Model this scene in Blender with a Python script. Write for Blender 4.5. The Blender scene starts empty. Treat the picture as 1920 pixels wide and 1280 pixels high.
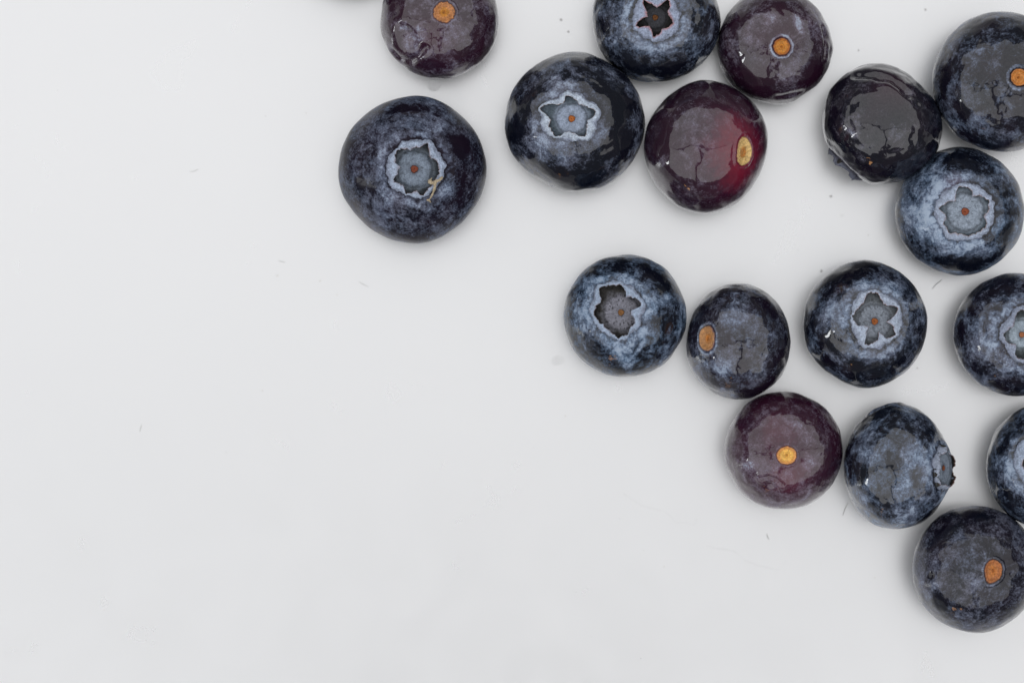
import bpy, math
import numpy as np
from mathutils import Vector, Matrix

# ------------------------------------------------------------------ frame
S = 0.12 / 1920.0                 # metres per photograph pixel at berry height
ZMID, DIST = 0.0065, 0.45
CAM = np.array([0.0, 0.0, ZMID + DIST])
scene = bpy.context.scene
col = scene.collection

cam_data = bpy.data.cameras.new('camera')
cam = bpy.data.objects.new('camera', cam_data)
col.objects.link(cam)
cam.location = CAM
cam_data.sensor_width = 36.0
cam_data.lens = 36.0 * DIST / 0.12
cam_data.clip_start, cam_data.clip_end = 0.01, 50.0
cam_data.dof.use_dof = True
cam_data.dof.focus_distance = DIST - 0.005
cam_data.dof.aperture_fstop = 22.0
scene.camera = cam

# soft daylight of a pale room
world = bpy.data.worlds.new('World')
scene.world = world
world.use_nodes = True
bg = world.node_tree.nodes['Background']
bg.inputs['Color'].default_value = (0.97, 0.985, 1.0, 1)
bg.inputs['Strength'].default_value = 0.11


def area(name, loc, target, sx, sy, radiance, color=(1, 1, 1), turn=0.0):
    d = bpy.data.lights.new(name, 'AREA')
    d.shape = 'RECTANGLE'
    d.size, d.size_y = sx, sy
    d.energy = radiance * math.pi * sx * sy          # gives that radiance
    d.color = color
    o = bpy.data.objects.new(name, d)
    col.objects.link(o)
    o.location = loc
    q = (Vector(target) - Vector(loc)).to_track_quat('-Z', 'Y')
    o.rotation_euler = (Matrix.Rotation(math.radians(turn), 3, 'Z') @ q.to_matrix()).to_euler()
    return o


# overhead lamps stand in for the bright ceiling, their slot for the camera's dark reflection, a window low at one side, a small warm lamp
area('ceiling_stand_in', (-0.15, 1.16, 1.18), (-0.15, 1.16, 0), 5.9, 2.56, 0.885, (0.985, 0.985, 1.0))
area('ceiling_stand_in', (-1.575, -1.25, 1.20), (-1.575, -1.25, 0), 3.00, 2.20, 1.14, (0.985, 0.985, 1.0), -1.5)
area('ceiling_stand_in', (1.37, -1.17, 1.22), (1.37, -1.17, 0), 2.56, 2.04, 1.10, (0.990, 0.985, 1.0), 2)
area('window_light', (-2.2, -0.80, 0.62), (0, 0, 0), 0.15, 0.34, 12.0, (0.95, 0.98, 1.0))
area('warm_lamp', (-0.33, -1.05, 0.10), (0, 0, 0), 0.07, 0.05, 5.0, (1.0, 0.50, 0.20))

scene.view_settings.view_transform = 'Standard'
scene.view_settings.look = 'None'
scene.view_settings.exposure = 0.0
scene.view_settings.gamma = 1.0
scene.cycles.max_bounces = 8
scene.cycles.use_denoising = True
scene.cycles.denoiser = 'OPENIMAGEDENOISE'
scene.cycles.denoising_input_passes = 'RGB_ALBEDO_NORMAL'
scene.cycles.denoising_prefilter = 'ACCURATE'

# ------------------------------------------------------------------ noise
class Noise:
    def __init__(self, seed):
        r = np.random.RandomState(seed)
        self.p = np.concatenate([r.permutation(256)] * 3).astype(np.int64)
        g = r.normal(size=(256, 3))
        self.g = g / np.linalg.norm(g, axis=1)[:, None]

    def __call__(self, P):
        i = np.floor(P).astype(np.int64)
        f = P - i
        i &= 255
        u = f * f * f * (f * (f * 6 - 15) + 10)
        out = 0.0
        p = self.p
        for a in (0, 1):
            wa = u[:, 0] if a else 1 - u[:, 0]
            for b in (0, 1):
                wb = u[:, 1] if b else 1 - u[:, 1]
                for c in (0, 1):
                    wc = u[:, 2] if c else 1 - u[:, 2]
                    h = p[p[p[(i[:, 0] + a) & 255] + ((i[:, 1] + b) & 255)] + ((i[:, 2] + c) & 255)]
                    g = self.g[h]
                    d = g[:, 0] * (f[:, 0] - a) + g[:, 1] * (f[:, 1] - b) + g[:, 2] * (f[:, 2] - c)
                    out = out + wa * wb * wc * d
        return out * 1.6

    def fbm(self, P, octaves=4, gain=0.5):
        s, a, t = 0.0, 1.0, 0.0
        for k in range(octaves):
            s = s + a * self(P * (2.03 ** k) + 7.7 * k)
            t += a
            a *= gain
        return s / t


def sstep(a, b, x):
    t = np.clip((x - a) / (b - a), 0, 1)
    return t * t * (3 - 2 * t)


def unit(v):
    v = np.asarray(v, float)
    return v / np.linalg.norm(v, axis=-1, keepdims=True)


# ------------------------------------------------------------------ meshes
def grid_mesh(name, verts, nring, nphi, attrs=None, colors=None, cap=False, mat=None):
    """rings of nphi points, closed round; cap: a last single vertex closes the last ring"""
    k = np.arange(nphi)
    k2 = (k + 1) % nphi
    r = np.arange(nring - 1)[:, None] * nphi
    quads = np.stack([r + k, r + k2, r + nphi + k2, r + nphi + k], axis=-1).reshape(-1, 4)
    me = bpy.data.meshes.new(name)
    tri = None
    if cap:
        b = (nring - 1) * nphi
        tri = np.stack([b + k, b + k2, np.full(nphi, nring * nphi)], axis=-1)
    loops = quads.ravel() if tri is None else np.concatenate([quads.ravel(), tri.ravel()])
    nq, nt = len(quads), 0 if tri is None else len(tri)
    starts = np.concatenate([np.arange(nq) * 4, nq * 4 + np.arange(nt) * 3])
    me.vertices.add(len(verts))
    me.vertices.foreach_set('co', np.ascontiguousarray(verts, np.float32).ravel())
    me.loops.add(len(loops))
    me.loops.foreach_set('vertex_index', loops.astype(np.int32))
    me.polygons.add(nq + nt)
    me.polygons.foreach_set('loop_start', starts.astype(np.int32))
    me.polygons.foreach_set('use_smooth', np.ones(nq + nt, bool))
    me.update(calc_edges=True)
    me.validate()
    for n, v in (attrs or {}).items():
        a = me.attributes.new(n, 'FLOAT', 'POINT')
        a.data.foreach_set('value', np.ascontiguousarray(v, np.float32))
    for n, v in (colors or {}).items():
        a = me.attributes.new(n, 'FLOAT_COLOR', 'POINT')
        c = np.ones((len(v), 4), np.float32)
        c[:, :3] = v
        a.data.foreach_set('color', c.ravel())
    if mat:
        me.materials.append(mat)
    return me


# ------------------------------------------------------------------ materials
class Nodes:
    def __init__(self, name):
        self.m = bpy.data.materials.new(name)
        self.m.use_nodes = True
        self.t = self.m.node_tree
        self.b = self.t.nodes['Principled BSDF']

    def n(self, typ, **kw):
        o = self.t.nodes.new(typ)
        for k, v in kw.items():
            setattr(o, k, v)
        return o

    def link(self, a, b):
        self.t.links.new(a, b)

    def put(self, sock, v):
        if isinstance(v, (int, float, tuple)):
            sock.default_value = v
        else:
            self.link(v, sock)

    def math(self, op, a, b=0.0, clamp=False):
        o = self.n('ShaderNodeMath', operation=op, use_clamp=clamp)
        self.put(o.inputs[0], a)
        self.put(o.inputs[1], b)
        return o.outputs[0]

    def mix(self, f, a, b, blend='MIX'):
        o = self.n('ShaderNodeMix', data_type='RGBA', blend_type=blend)
        self.put(o.inputs[0], f)
        self.put(o.inputs[6], a)
        self.put(o.inputs[7], b)
        return o.outputs[2]

    def attr(self, name, what='Fac'):
        o = self.n('ShaderNodeAttribute', attribute_name=name)
        return o.outputs[what]

    def noise(self, vec, scale, detail=3.0, rough=0.55, dist=0.0):
        o = self.n('ShaderNodeTexNoise')
        self.link(vec, o.inputs['Vector'])
        o.inputs['Scale'].default_value = scale
        o.inputs['Detail'].default_value = detail
        o.inputs['Roughness'].default_value = rough
        o.inputs['Distortion'].default_value = dist
        return o.outputs['Fac']

    def ramp(self, x, a, b, lo=0.0, hi=1.0):
        o = self.n('ShaderNodeMapRange', clamp=True)
        self.put(o.inputs[0], x)
        for k, v in zip((1, 2, 3, 4), (a, b, lo, hi)):
            o.inputs[k].default_value = v
        return o.outputs[0]

    def coords(self):
        tc = self.n('ShaderNodeTexCoord')
        oi = self.n('ShaderNodeObjectInfo')
        ad = self.n('ShaderNodeVectorMath', operation='MULTIPLY_ADD')
        self.link(tc.outputs['Object'], ad.inputs[0])
        ad.inputs[1].default_value = (1, 1, 1)
        sc = self.n('ShaderNodeVectorMath', operation='SCALE')
        sc.inputs[0].default_value = (37.0, 53.0, 71.0)
        self.link(oi.outputs['Random'], sc.inputs['Scale'])
        self.link(sc.outputs[0], ad.inputs[2])
        return ad.outputs[0]

    def bump(self, h, strength, dist):
        o = self.n('ShaderNodeBump')
        self.put(o.inputs['Strength'], strength)
        o.inputs['Distance'].default_value = dist
        self.link(h, o.inputs['Height'])
        return o.outputs[0]


def skin_material():
    k = Nodes('blueberry_skin')
    c = k.coords()
    wax, red, hue = k.attr('wax'), k.attr('red'), k.attr('hue')
    fine = k.noise(c, 34, 5, 0.72)
    speck = k.noise(c, 95, 2, 0.6)
    blot = k.noise(c, 9, 5, 0.66, 0.6)
    # waxy bloom broken up by grain and rubbing
    g = k.math('ADD', k.ramp(fine, 0.30, 0.72, -0.27, 0.31), k.ramp(blot, 0.3, 0.7, -0.25, 0.25))
    g = k.math('ADD', g, k.ramp(speck, 0.36, 0.66, -0.11, 0.10))
    g = k.math('MULTIPLY', g, k.ramp(wax, 0.0, 0.30, 0.25, 1.0))
    raw = k.math('ADD', wax, g)
    w = k.math('SMOOTH_MAX', 0.0, k.ramp(raw, 0.16, 0.98))
    w.node.inputs[2].default_value = 0.10
    w = k.math('POWER', w, 1.42)
    skin = k.mix(k.ramp(red, 0.08, 0.48), (0.0030, 0.0042, 0.0100, 1), (0.046, 0.0070, 0.0235, 1))
    skin = k.mix(k.ramp(red, 0.42, 1.0), skin, (0.190, 0.0110, 0.031, 1))
    waxc = k.mix(hue, (0.240, 0.208, 0.258, 1), (0.146, 0.250, 0.405, 1))
    waxc = k.mix(k.ramp(blot, 0.35, 0.65, 0.0, 0.40), waxc, (0.24, 0.28, 0.38, 1))
    waxc = k.mix(k.ramp(red, 0.10, 1.0), waxc, (0.245, 0.135, 0.200, 1))
    waxc = k.mix(k.ramp(raw, 0.72, 1.25, 0.0, 0.9), waxc, (0.38, 0.46, 0.57, 1))
    base = k.mix(w, skin, waxc)
    k.link(base, k.b.inputs['Base Color'])
    k.link(k.ramp(w, 0.0, 0.7, 0.22, 0.50), k.b.inputs['Roughness'])
    k.b.inputs['IOR'].default_value = 1.5
    k.b.inputs['Specular IOR Level'].default_value = 0.10
    k.link(k.math('MULTIPLY', k.attr('gloss'), k.math('MULTIPLY', k.ramp(fine, 0.30, 0.66, 1.0, 0.62), k.ramp(w, 0.25, 0.85, 1.0, 0.30))), k.b.inputs['Coat Weight'])
    k.b.inputs['Coat IOR'].default_value = 1.74
    k.b.inputs['Coat Roughness'].default_value = 0.045
    hgt = k.math('ADD', k.math('MULTIPLY', fine, 0.5), k.math('MULTIPLY', blot, 1.2))
    k.link(k.bump(hgt, 0.07, 0.00035), k.b.inputs['Normal'])
    return k.m


def tissue_material(name, rough, spec, grain, bump, lo=0.65, hi=1.3):
    k = Nodes(name)
    c = k.coords()
    f = k.noise(c, grain, 5, 0.7)
    s = k.noise(c, grain * 3.1, 2, 0.6)
    v = k.math('MULTIPLY', k.ramp(f, 0.3, 0.7, lo, hi), k.ramp(s, 0.34, 0.6, 0.7, 1.1))
    sc = k.n('ShaderNodeVectorMath', operation='SCALE')
    k.link(k.attr('tint', 'Color'), sc.inputs[0])
    k.link(v, sc.inputs['Scale'])
    k.link(sc.outputs[0], k.b.inputs['Base Color'])
    k.b.inputs['Roughness'].default_value = rough
    k.b.inputs['Specular IOR Level'].default_value = spec
    k.link(k.bump(f, bump, 0.0004), k.b.inputs['Normal'])
    return k.m


SKIN = skin_material()
CROWN = tissue_material('calyx_bloom', 0.5, 0.35, 24, 0.5, 0.72, 1.75)
DISC = tissue_material('calyx_floor', 0.5, 0.3, 20, 0.5, 0.78, 1.55)
SCAR = tissue_material('scar_cork', 0.30, 0.5, 16, 0.6, 0.95, 1.75)
STYLE = tissue_material('style_cork', 0.5, 0.3, 30, 0.5, 0.7, 1.3)
STRAW = tissue_material('dry_straw', 0.6, 0.3, 20, 0.5, 0.7, 1.25)


def surface_material():
    k = Nodes('white_board')
    tc = k.n('ShaderNodeTexCoord')
    o = tc.outputs['Object']
    big = k.noise(o, 14, 3, 0.5)
    mid = k.noise(o, 95, 4, 0.6, 1.2)
    speck = k.noise(o, 420, 1, 0.5)
    base = k.mix(k.ramp(big, 0.3, 0.7), (0.845, 0.85, 0.853, 1), (0.86, 0.863, 0.865, 1))
    base = k.mix(k.ramp(speck, 0.80, 0.86, 0.0, 0.35), base, (0.55, 0.54, 0.53, 1))
    k.link(base, k.b.inputs['Base Color'])
    k.link(k.ramp(mid, 0.3, 0.7, 0.27, 0.31), k.b.inputs['Roughness'])
    k.b.inputs['Specular IOR Level'].default_value = 0.3
    k.b.inputs['Metallic'].default_value = 0.84          # pearly lacquer: half sheen, half white body
    # faint creases and smears
    vor = k.n('ShaderNodeTexNoise')
    k.link(o, vor.inputs['Vector'])
    vor.inputs['Scale'].default_value = 62
    vor.inputs['Detail'].default_value = 2
    vor.inputs['Distortion'].default_value = 2.2
    crease = k.math('ABSOLUTE', k.math('SUBTRACT', vor.outputs['Fac'], 0.5))
    crease = k.ramp(crease, 0.0, 0.010, 1.0, 0.0)
    where = k.noise(o, 33, 2, 0.5)
    crease = k.math('MULTIPLY', crease, k.ramp(where, 0.56, 0.70))
    h = k.math('ADD', k.math('MULTIPLY', mid, 0.25), k.math('MULTIPLY', crease, 0.012))
    k.link(k.bump(h, 0.03, 0.0006), k.b.inputs['Normal'])
    return k.m


# ------------------------------------------------------------------ tagging
def tag(o, label, cat, group=None, kind=None):
    o['label'] = label
    o['category'] = cat
    if group:
        o['group'] = group
    if kind:
        o['kind'] = kind
    return o


def link(name, me, parent=None):
    o = bpy.data.objects.new(name, me)
    col.objects.link(o)
    o.parent = parent
    return o


# ------------------------------------------------------------------ blueberry
BERRIES = 'blueberries scattered on the white surface'


def zoompts(x0, y0, s, pts):
    return [(x0 + a / s, y0 + b / s) for a, b in pts]


def star(c, r_in, r_out, rot, n=5, squash=1.0, seed=0):
    rs = np.random.RandomState(seed)
    out = []
    for i in range(n):
        for j, r in ((0, r_out), (0.32, r_out * 0.86), (0.5, r_in), (0.68, r_out * 0.84)):
            a = rot + 2 * math.pi * (i + j) / n + rs.uniform(-.06, .06)
            q = r * rs.uniform(0.9, 1.1)
            out.append((c[0] + q * math.cos(a), c[1] + q * math.sin(a) * squash))
    return out


class Berry:
    def __init__(self, B):
        self.B = B
        self.cx, self.cy, self.r = B['c'][0], B['c'][1], B['r']
        self.rm = self.r * S
        self.nz = Noise(B['seed'])
        self.k = B.get('k', 0.88)
        zc = self.k * self.rm
        f = (CAM[2] - zc) / DIST
        self.ctr = np.array([(self.cx - 960) * S * f, -(self.cy - 640) * S * f, zc])
        v = unit(CAM - self.ctr)
        ex = unit(np.array([1.0, 0, 0]) - v * v[0])
        ey = np.cross(v, ex)
        self.V = np.stack([ex, ey, v], axis=1)       # view frame -> world
        self.pole = unit(np.array(B['pole3'], float)) if 'pole3' in B else self.dir(*B['pole'])
        t = np.array([1.0, 0, 0]) if abs(self.pole[0]) < 0.8 else np.array([0, 1.0, 0])
        a = unit(t - self.pole * t.dot(self.pole))
        self.A = np.stack([a, np.cross(self.pole, a), self.pole], axis=1)   # pole frame -> view

    def dir(self, px, py):
        x, y = (px - self.cx) / self.r, -(py - self.cy) / self.r
        q = x * x + y * y
        if q > 0.995:
            s = math.sqrt(0.995 / q)
            x, y, q = x * s, y * s, 0.995
        return np.array([x, y, math.sqrt(1 - q)])

    def polar(self, rho, phi):
        d = np.stack([np.sin(rho) * np.cos(phi), np.sin(rho) * np.sin(phi), np.cos(rho)], axis=-1)
        return d @ self.A.T

    def curve(self, pts, n, smooth=1):
        """a closed line traced round the pole -> polar distance at n angles"""
        d = np.array([self.dir(*p) for p in pts]) @ self.A
        rho, phi = np.arccos(np.clip(d[:, 2], -1, 1)), np.arctan2(d[:, 1], d[:, 0])
        o = np.argsort(phi)
        ph = np.linspace(-math.pi, math.pi, n, endpoint=False)
        v = np.interp(ph, phi[o], rho[o], period=2 * math.pi)
        for _ in range(smooth):
            v = 0.25 * np.roll(v, 1) + 0.5 * v + 0.25 * np.roll(v, -1)
        return ph, v

    # radius of the skin in a direction (view frame)
    def radius(self, d):
        B = self.B
        cz = d @ self.pole
        R = 1.0 / np.sqrt(np.maximum(1 - cz ** 2, 0) + cz ** 2 / self.k ** 2)
        if 'sil' in B:
            az = np.degrees(np.arctan2(d[:, 1], d[:, 0]))
            s = np.array(sorted(B['sil'].items()), float)
            # smooth periodic interpolation
            aa = np.concatenate([s[:, 0] - 360, s[:, 0], s[:, 0] + 360])
            vv = np.tile(s[:, 1], 3)
            fine = np.arange(-180, 181, 2.0)
            w = np.exp(-0.5 * (np.arange(-24, 25, 2.0) / 8) ** 2)
            prof = np.interp(np.arange(-204, 205, 2.0), aa, vv)
            prof = np.convolve(prof, w / w.sum(), mode='valid')
            f = np.interp(az, fine, prof)
            R = R * (1 + (f - 1) * (1 - d[:, 2] ** 2))
        R = R * (1 + 0.028 * self.nz.fbm(d * 1.6 + 3, 2) + B.get('lumps', 0.011) * self.nz.fbm(d * 4.5 + 9, 3, 0.36))
        R = R + 0.0006 * self.nz.fbm(d * 15 + 31, 2)
        for ft in B.get('shape', ()):
            kind = ft[0]
            if kind == 'dent':
                _, px, py, rad, dep = ft[:5]
                p = self.dir(px, py) if len(ft) < 6 else unit(ft[5])
                ang = np.arccos(np.clip(d @ p, -1, 1))
                R = R - dep * np.exp(-(ang / (rad / self.r)) ** 2)
            elif kind == 'fold':           # a crease with a raised shoulder on one side
                _, pts, wid, dep = ft
                dist, side = self.polyline(d, pts)
                w = wid / self.r
                R = R - dep * np.exp(-(dist / w) ** 2) + 0.5 * dep * np.exp(-((dist - 2.0 * w) / (1.4 * w)) ** 2)
        return R

    def polyline(self, d, pts):
        q = []
        for (a, b), (c, e) in zip(pts[:-1], pts[1:]):
            m = max(2, int(math.hypot(c - a, e - b) / 2.0))
            for i in range(m):
                q.append(self.dir(a + (c - a) * i / m, b + (e - b) * i / m))
        q.append(self.dir(*pts[-1]))
        q = np.array(q)
        best = np.full(len(d), -2.0)
        for i in range(0, len(q), 16):
            best = np.maximum(best, (d @ q[i:i + 16].T).max(axis=1))
        return np.arccos(np.clip(best, -1, 1)), None

    def bloom(self, d):
        B, nz = self.B, self.nz
        b, con = B.get('wax', 0.35), B.get('con', 1.0)
        warp = np.stack([nz.fbm(d * 3 + i * 17.3, 2) for i in range(3)], axis=-1)
        dw = d + 0.25 * warp
        rs = np.random.RandomState(B['seed'] * 7)
        sc = rs.uniform(0.7, 1.35)
        Q, _ = np.linalg.qr(rs.normal(size=(3, 3)))
        strokes = nz.fbm((dw @ Q) * np.array([13.0, 11.0, 2.2]) + 91, 3, 0.6) * sstep(-0.25, 0.35, nz(d * 1.7 + 13))
        w = b - 0.03 + 0.46 * con * strokes + 1.25 * con * (0.50 * nz.fbm(dw * 1.9 * sc + 11, 3) + 0.34 * nz.fbm(dw * 5.5 * sc + 23, 4, 0.6) + 0.16 * nz.fbm(d * 21 + 5, 3, 0.65))
        # rubbed marks: thin dark and pale scratches
        rd = 1 - np.abs(nz.fbm(dw * 4.2 + 41, 2)) * 2.6
        w = w - 0.22 * con * sstep(0.93, 0.99, rd) * sstep(-0.1, 0.25, nz(d * 3 + 2))
        rd2 = 1 - np.abs(nz.fbm(d * np.array([5.0, 9.0, 6.0]) + 61, 2)) * 2.6
        w = w + 0.20 * con * sstep(0.95, 0.995, rd2) * sstep(0.0, 0.3, nz(d * 2.6 + 8))
        red = np.full(len(d), float(B.get('red', 0.1)))
        red = red + 0.12 * nz.fbm(d * 2.4 + 77, 3) * (0.3 + red)
        edge = nz.fbm(d * 9 + 15, 4, 0.62)
        for ft in B.get('marks', ()):
            kind = ft[0]
            if kind in ('wax', 'red'):
                _, px, py, rad, amt = ft[:5]
                asp, rot = (ft[5], ft[6]) if len(ft) > 5 else (1.0, 0.0)
                p = self.dir(px, py)
                ex = unit(np.array([1.0, 0, 0]) - p * p[0])
                ey = np.cross(p, ex)
                ca, sa = math.cos(math.radians(rot)), math.sin(math.radians(rot))
                u, v = d @ ex, d @ ey
                uu, vv = (ca * u + sa * v), (-sa * u + ca * v) * asp
                q = np.sqrt(uu ** 2 + vv ** 2) / (rad / self.r)
                q = np.where(d @ p > 0, q, 9)
                m = 1 - sstep(0.55, 1.25, q + 0.55 * edge) if kind == 'wax' else np.exp(-(np.maximum(q + 0.3 * edge, 0)) ** 2)
                if kind == 'wax':
                    w = w + amt * m
                else:
                    red = red + amt * m
            elif kind in ('line', 'redline'):
                _, pts, wid, amt = ft
                dist, _s = self.polyline(d, pts)
                m = np.exp(-(dist / (wid / self.r) * (1 + 0.7 * edge)) ** 2)
                if kind == 'line':
                    w = w + amt * m
                else:
                    red = red + amt * m
        return np.clip(w, 0, 1), np.clip(red, 0, 1)

    def build(self):
        B = self.B
        NP = 256
        empty = bpy.data.objects.new('blueberry', None)
        col.objects.link(empty)
        empty.empty_display_size = 0.3
        tag(empty, B['label'], 'blueberry', BERRIES)
        ph = np.linspace(-math.pi, math.pi, NP, endpoint=False)
        kind = B['kind']
        if kind == 'calyx':
            _, ro = self.curve(B['open'], NP, B.get('soft', 1))
            _, rc = self.curve(B['crown'], NP, 10)
            cc = np.stack([np.cos(ph), np.sin(ph), np.zeros(NP)], axis=-1)
            rc = rc * (1 + 0.17 * self.nz.fbm(cc * 3.2 + 70, 4, 0.6))
            ro = ro * (1 + B.get('torn', 0.15) * self.nz.fbm(cc * 5.5 + 81, 4, 0.65))
            rc = np.maximum(rc, ro + 0.035)
            start = rc
        else:
            start = np.zeros(NP) + 1e-4
            sa = B.get('scar_r', (20, 20))
        NR = 190
        t = np.linspace(0, 1, NR)
        t = t ** 1.15
        rho = start[None, :] + (math.pi - 0.003 - start[None, :]) * t[:, None]
        d = self.polar(rho.ravel(), np.tile(ph, NR))
        d = np.concatenate([d, -self.pole[None, :]])
        R = self.radius(d)
        w, red = self.bloom(d)
        ang = np.arccos(np.clip(d @ self.pole, -1, 1))
        phi_d = np.arctan2(d @ self.A[:, 1], d @ self.A[:, 0])
        if kind == 'calyx':
            rcv = np.interp(phi_d, ph, rc, period=2 * math.pi)
            x = (ang - rcv)
            nn = self.nz.fbm(d * 8, 3)
            R = R + 0.012 * np.exp(-((x - 0.16) / 0.10) ** 2) - 0.022 * B.get('crease', 0.5) * np.exp(-(x / 0.05) ** 2)
            w = w + B.get('halo', 0.28) * np.exp(-((x - 0.10 + 0.1 * nn) / 0.13) ** 2) - 0.55 * B.get('crease', 0.5) * np.exp(-((x - 0.01 + 0.05 * nn) / 0.035) ** 2)
        elif kind == 'stem':
            a, b = sa[0] / self.r, sa[1] / self.r
            nn = self.nz.fbm(d * 9, 3)
            u = ang / (a * self.scar_rim(phi_d))
            R = R - B.get('dish', 0.03) * np.exp(-(u / 2.2) ** 2) - 0.075 * (1 - sstep(0.78, 1.0, u)) + 0.014 * np.exp(-((u - 1.18) / 0.14) ** 2)
            w = w - 0.12 * np.exp(-((u - 1.5) / 0.7) ** 2)
            w = w + 0.30 * np.exp(-((u - 1.16 + 0.05 * nn) / 0.09) ** 2)
            if B.get('ring'):
                w = w + B['ring'] * np.exp(-((u - B.get('ring_u', 1.30) + 0.08 * nn) / 0.13) ** 2)
                R = R + 0.018 * np.exp(-((u - 1.25) / 0.16) ** 2)
            # fine radiating lines round the scar
            ray = self.nz(np.stack([np.cos(phi_d) * 9, np.sin(phi_d) * 9, ang * 2.0], axis=-1))
            w = w + 0.16 * np.clip(ray, -1, 1) * np.exp(-((u - 2.0) / 1.0) ** 2)
        w = np.clip(w, 0, 1.35)
        X = (d * R[:, None]) @ self.V.T
        zmin = X[:, 2].min()
        zc = -zmin * self.rm
        f = (CAM[2] - zc) / DIST
        empty.location = ((self.cx - 960) * S * f, -(self.cy - 640) * S * f, 0)
        empty.scale = (self.rm,) * 3
        off = np.array([0, 0, -zmin])
        hue = np.clip(B.get('hue', 0.6) + 0.35 * self.nz.fbm(d * 2.2 + 51, 3), 0, 1)
        me = grid_mesh('skin', X + off, NR, NP, {'wax': w, 'red': red, 'hue': hue, 'gloss': np.full(len(w), B.get('gloss', 1.0))}, cap=True, mat=SKIN)
        link('skin', me, empty)
        if kind == 'calyx':
            self.calyx(empty, off, ph, ro, rc)
        elif kind == 'stem':
            self.stem(empty, off)
        for ex in B.get('extras', ()):
            ex(self, empty, off)
        return empty

    def to_world(self, P, off):
        return P @ self.V.T + off

    # ---- crown of five fused sepals, the floor inside it and the scar of the style
    def calyx(self, empty, off, ph, ro, rc):
        B, nz = self.B, self.nz
        NP = len(ph)
        depth = B.get('depth', 0.10)
        lift = B.get('lift', 0.030)
        rows, tint = [], []
        circ = np.stack([np.cos(ph), np.sin(ph), np.zeros(NP)], axis=-1)
        rough = nz.fbm(circ * 3.5 + 4, 4, 0.6)
        erect = B.get('erect', 0.0)
        saw = np.abs(((ph + 0.55 + B['seed']) * 5 / (2 * math.pi)) % 1.0 - 0.5) * 2          # 0 at sepal tips, 1 in the notches
        lobe = np.clip(1 - saw ** 1.3 + 0.55 * nz.fbm(circ * 4 + 19, 3, 0.6), -0.15, 1.25)
        tip = sstep(0.0, 1.0, (rc - ro - 0.03) / (np.percentile(rc - ro, 90) + 1e-6))    # 1 at sepal tips
        pale = np.array(B.get('pale', (0.33, 0.395, 0.505)))
        mid = np.array(B.get('crown_mid', (0.20, 0.225, 0.30)))
        lipc = np.array(B.get('lip', (0.16, 0.075, 0.045)))
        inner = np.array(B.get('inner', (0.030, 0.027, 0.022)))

        def ring(rho, h, c, lateral=None):
            d = self.polar(rho, ph)
            R = self.radius(d) + h
            P = d * R[:, None]
            if lateral is not None:
                P = lateral
            rows.append(P)
            tint.append(c)

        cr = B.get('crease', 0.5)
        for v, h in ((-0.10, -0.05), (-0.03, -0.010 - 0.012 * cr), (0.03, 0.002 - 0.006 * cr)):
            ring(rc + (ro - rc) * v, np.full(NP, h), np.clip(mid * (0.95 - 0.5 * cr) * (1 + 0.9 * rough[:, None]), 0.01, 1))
        for v in np.linspace(0.09, 0.96, 14):
            n2 = nz.fbm(circ * (2 + 3 * v) + 30 + v, 4, 0.62)
            n4 = nz.fbm(circ * 9 + np.array([0, 0, v * 5]) + 44, 4, 0.65)
            h = lift * math.sin(math.pi * min(1, v * 0.72)) * (0.75 + 0.5 * rough) + 0.020 * n2 + 0.010 * n4 - 0.016 * tip * v ** 3
            h = h + erect * lobe * v ** 1.6
            mixv = np.clip(sstep(0.0, 0.55, np.full(NP, v) + 0.5 * rough) * (0.80 + 0.55 * n2) + 0.55 * n4, 0, 1)[:, None]
            c = mid + (pale - mid) * mixv
            red = np.clip(sstep(0.72, 1.0, np.full(NP, v)) * (B.get('rim_red', 0.25) + 0.8 * rough), 0, 1)[:, None]
            c = c + (np.array(B.get('rimcol', (0.20, 0.10, 0.09))) - c) * red
            ring(rc + (ro - rc) * v, h, c)
        h_lip = lift * 0.55 + 0.014 * rough - 0.020 * tip + erect * lobe
        warm = np.clip(0.65 + 0.9 * nz.fbm(circ * 6 + 8, 3), 0, 1)[:, None]
        ring(ro, h_lip, pale + (lipc - pale) * warm)
        d = self.polar(ro, ph)
        top = d * (self.radius(d) + h_lip)[:, None]
        z0 = top @ self.pole
        lat = top - z0[:, None] * self.pole
        rim_z = float(np.mean(z0))
        floor_z = rim_z - depth
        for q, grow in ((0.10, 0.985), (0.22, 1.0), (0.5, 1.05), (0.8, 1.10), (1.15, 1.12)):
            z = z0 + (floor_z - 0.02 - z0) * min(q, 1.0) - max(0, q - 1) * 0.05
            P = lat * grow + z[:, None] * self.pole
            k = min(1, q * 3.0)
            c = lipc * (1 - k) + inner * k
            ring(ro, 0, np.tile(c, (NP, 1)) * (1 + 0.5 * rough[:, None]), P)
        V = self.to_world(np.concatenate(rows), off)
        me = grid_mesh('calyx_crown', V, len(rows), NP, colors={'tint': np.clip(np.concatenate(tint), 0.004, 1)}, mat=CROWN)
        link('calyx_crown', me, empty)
        # floor
        NRD = 30
        lr = np.linalg.norm(lat, axis=1)
        ld = lat / lr[:, None]
        ring_r = lr * 1.115
        rows, tint = [], []
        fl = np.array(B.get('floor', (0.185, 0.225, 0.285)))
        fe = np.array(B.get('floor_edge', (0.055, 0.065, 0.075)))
        mean_r = float(np.percentile(lr, 40))
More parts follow.
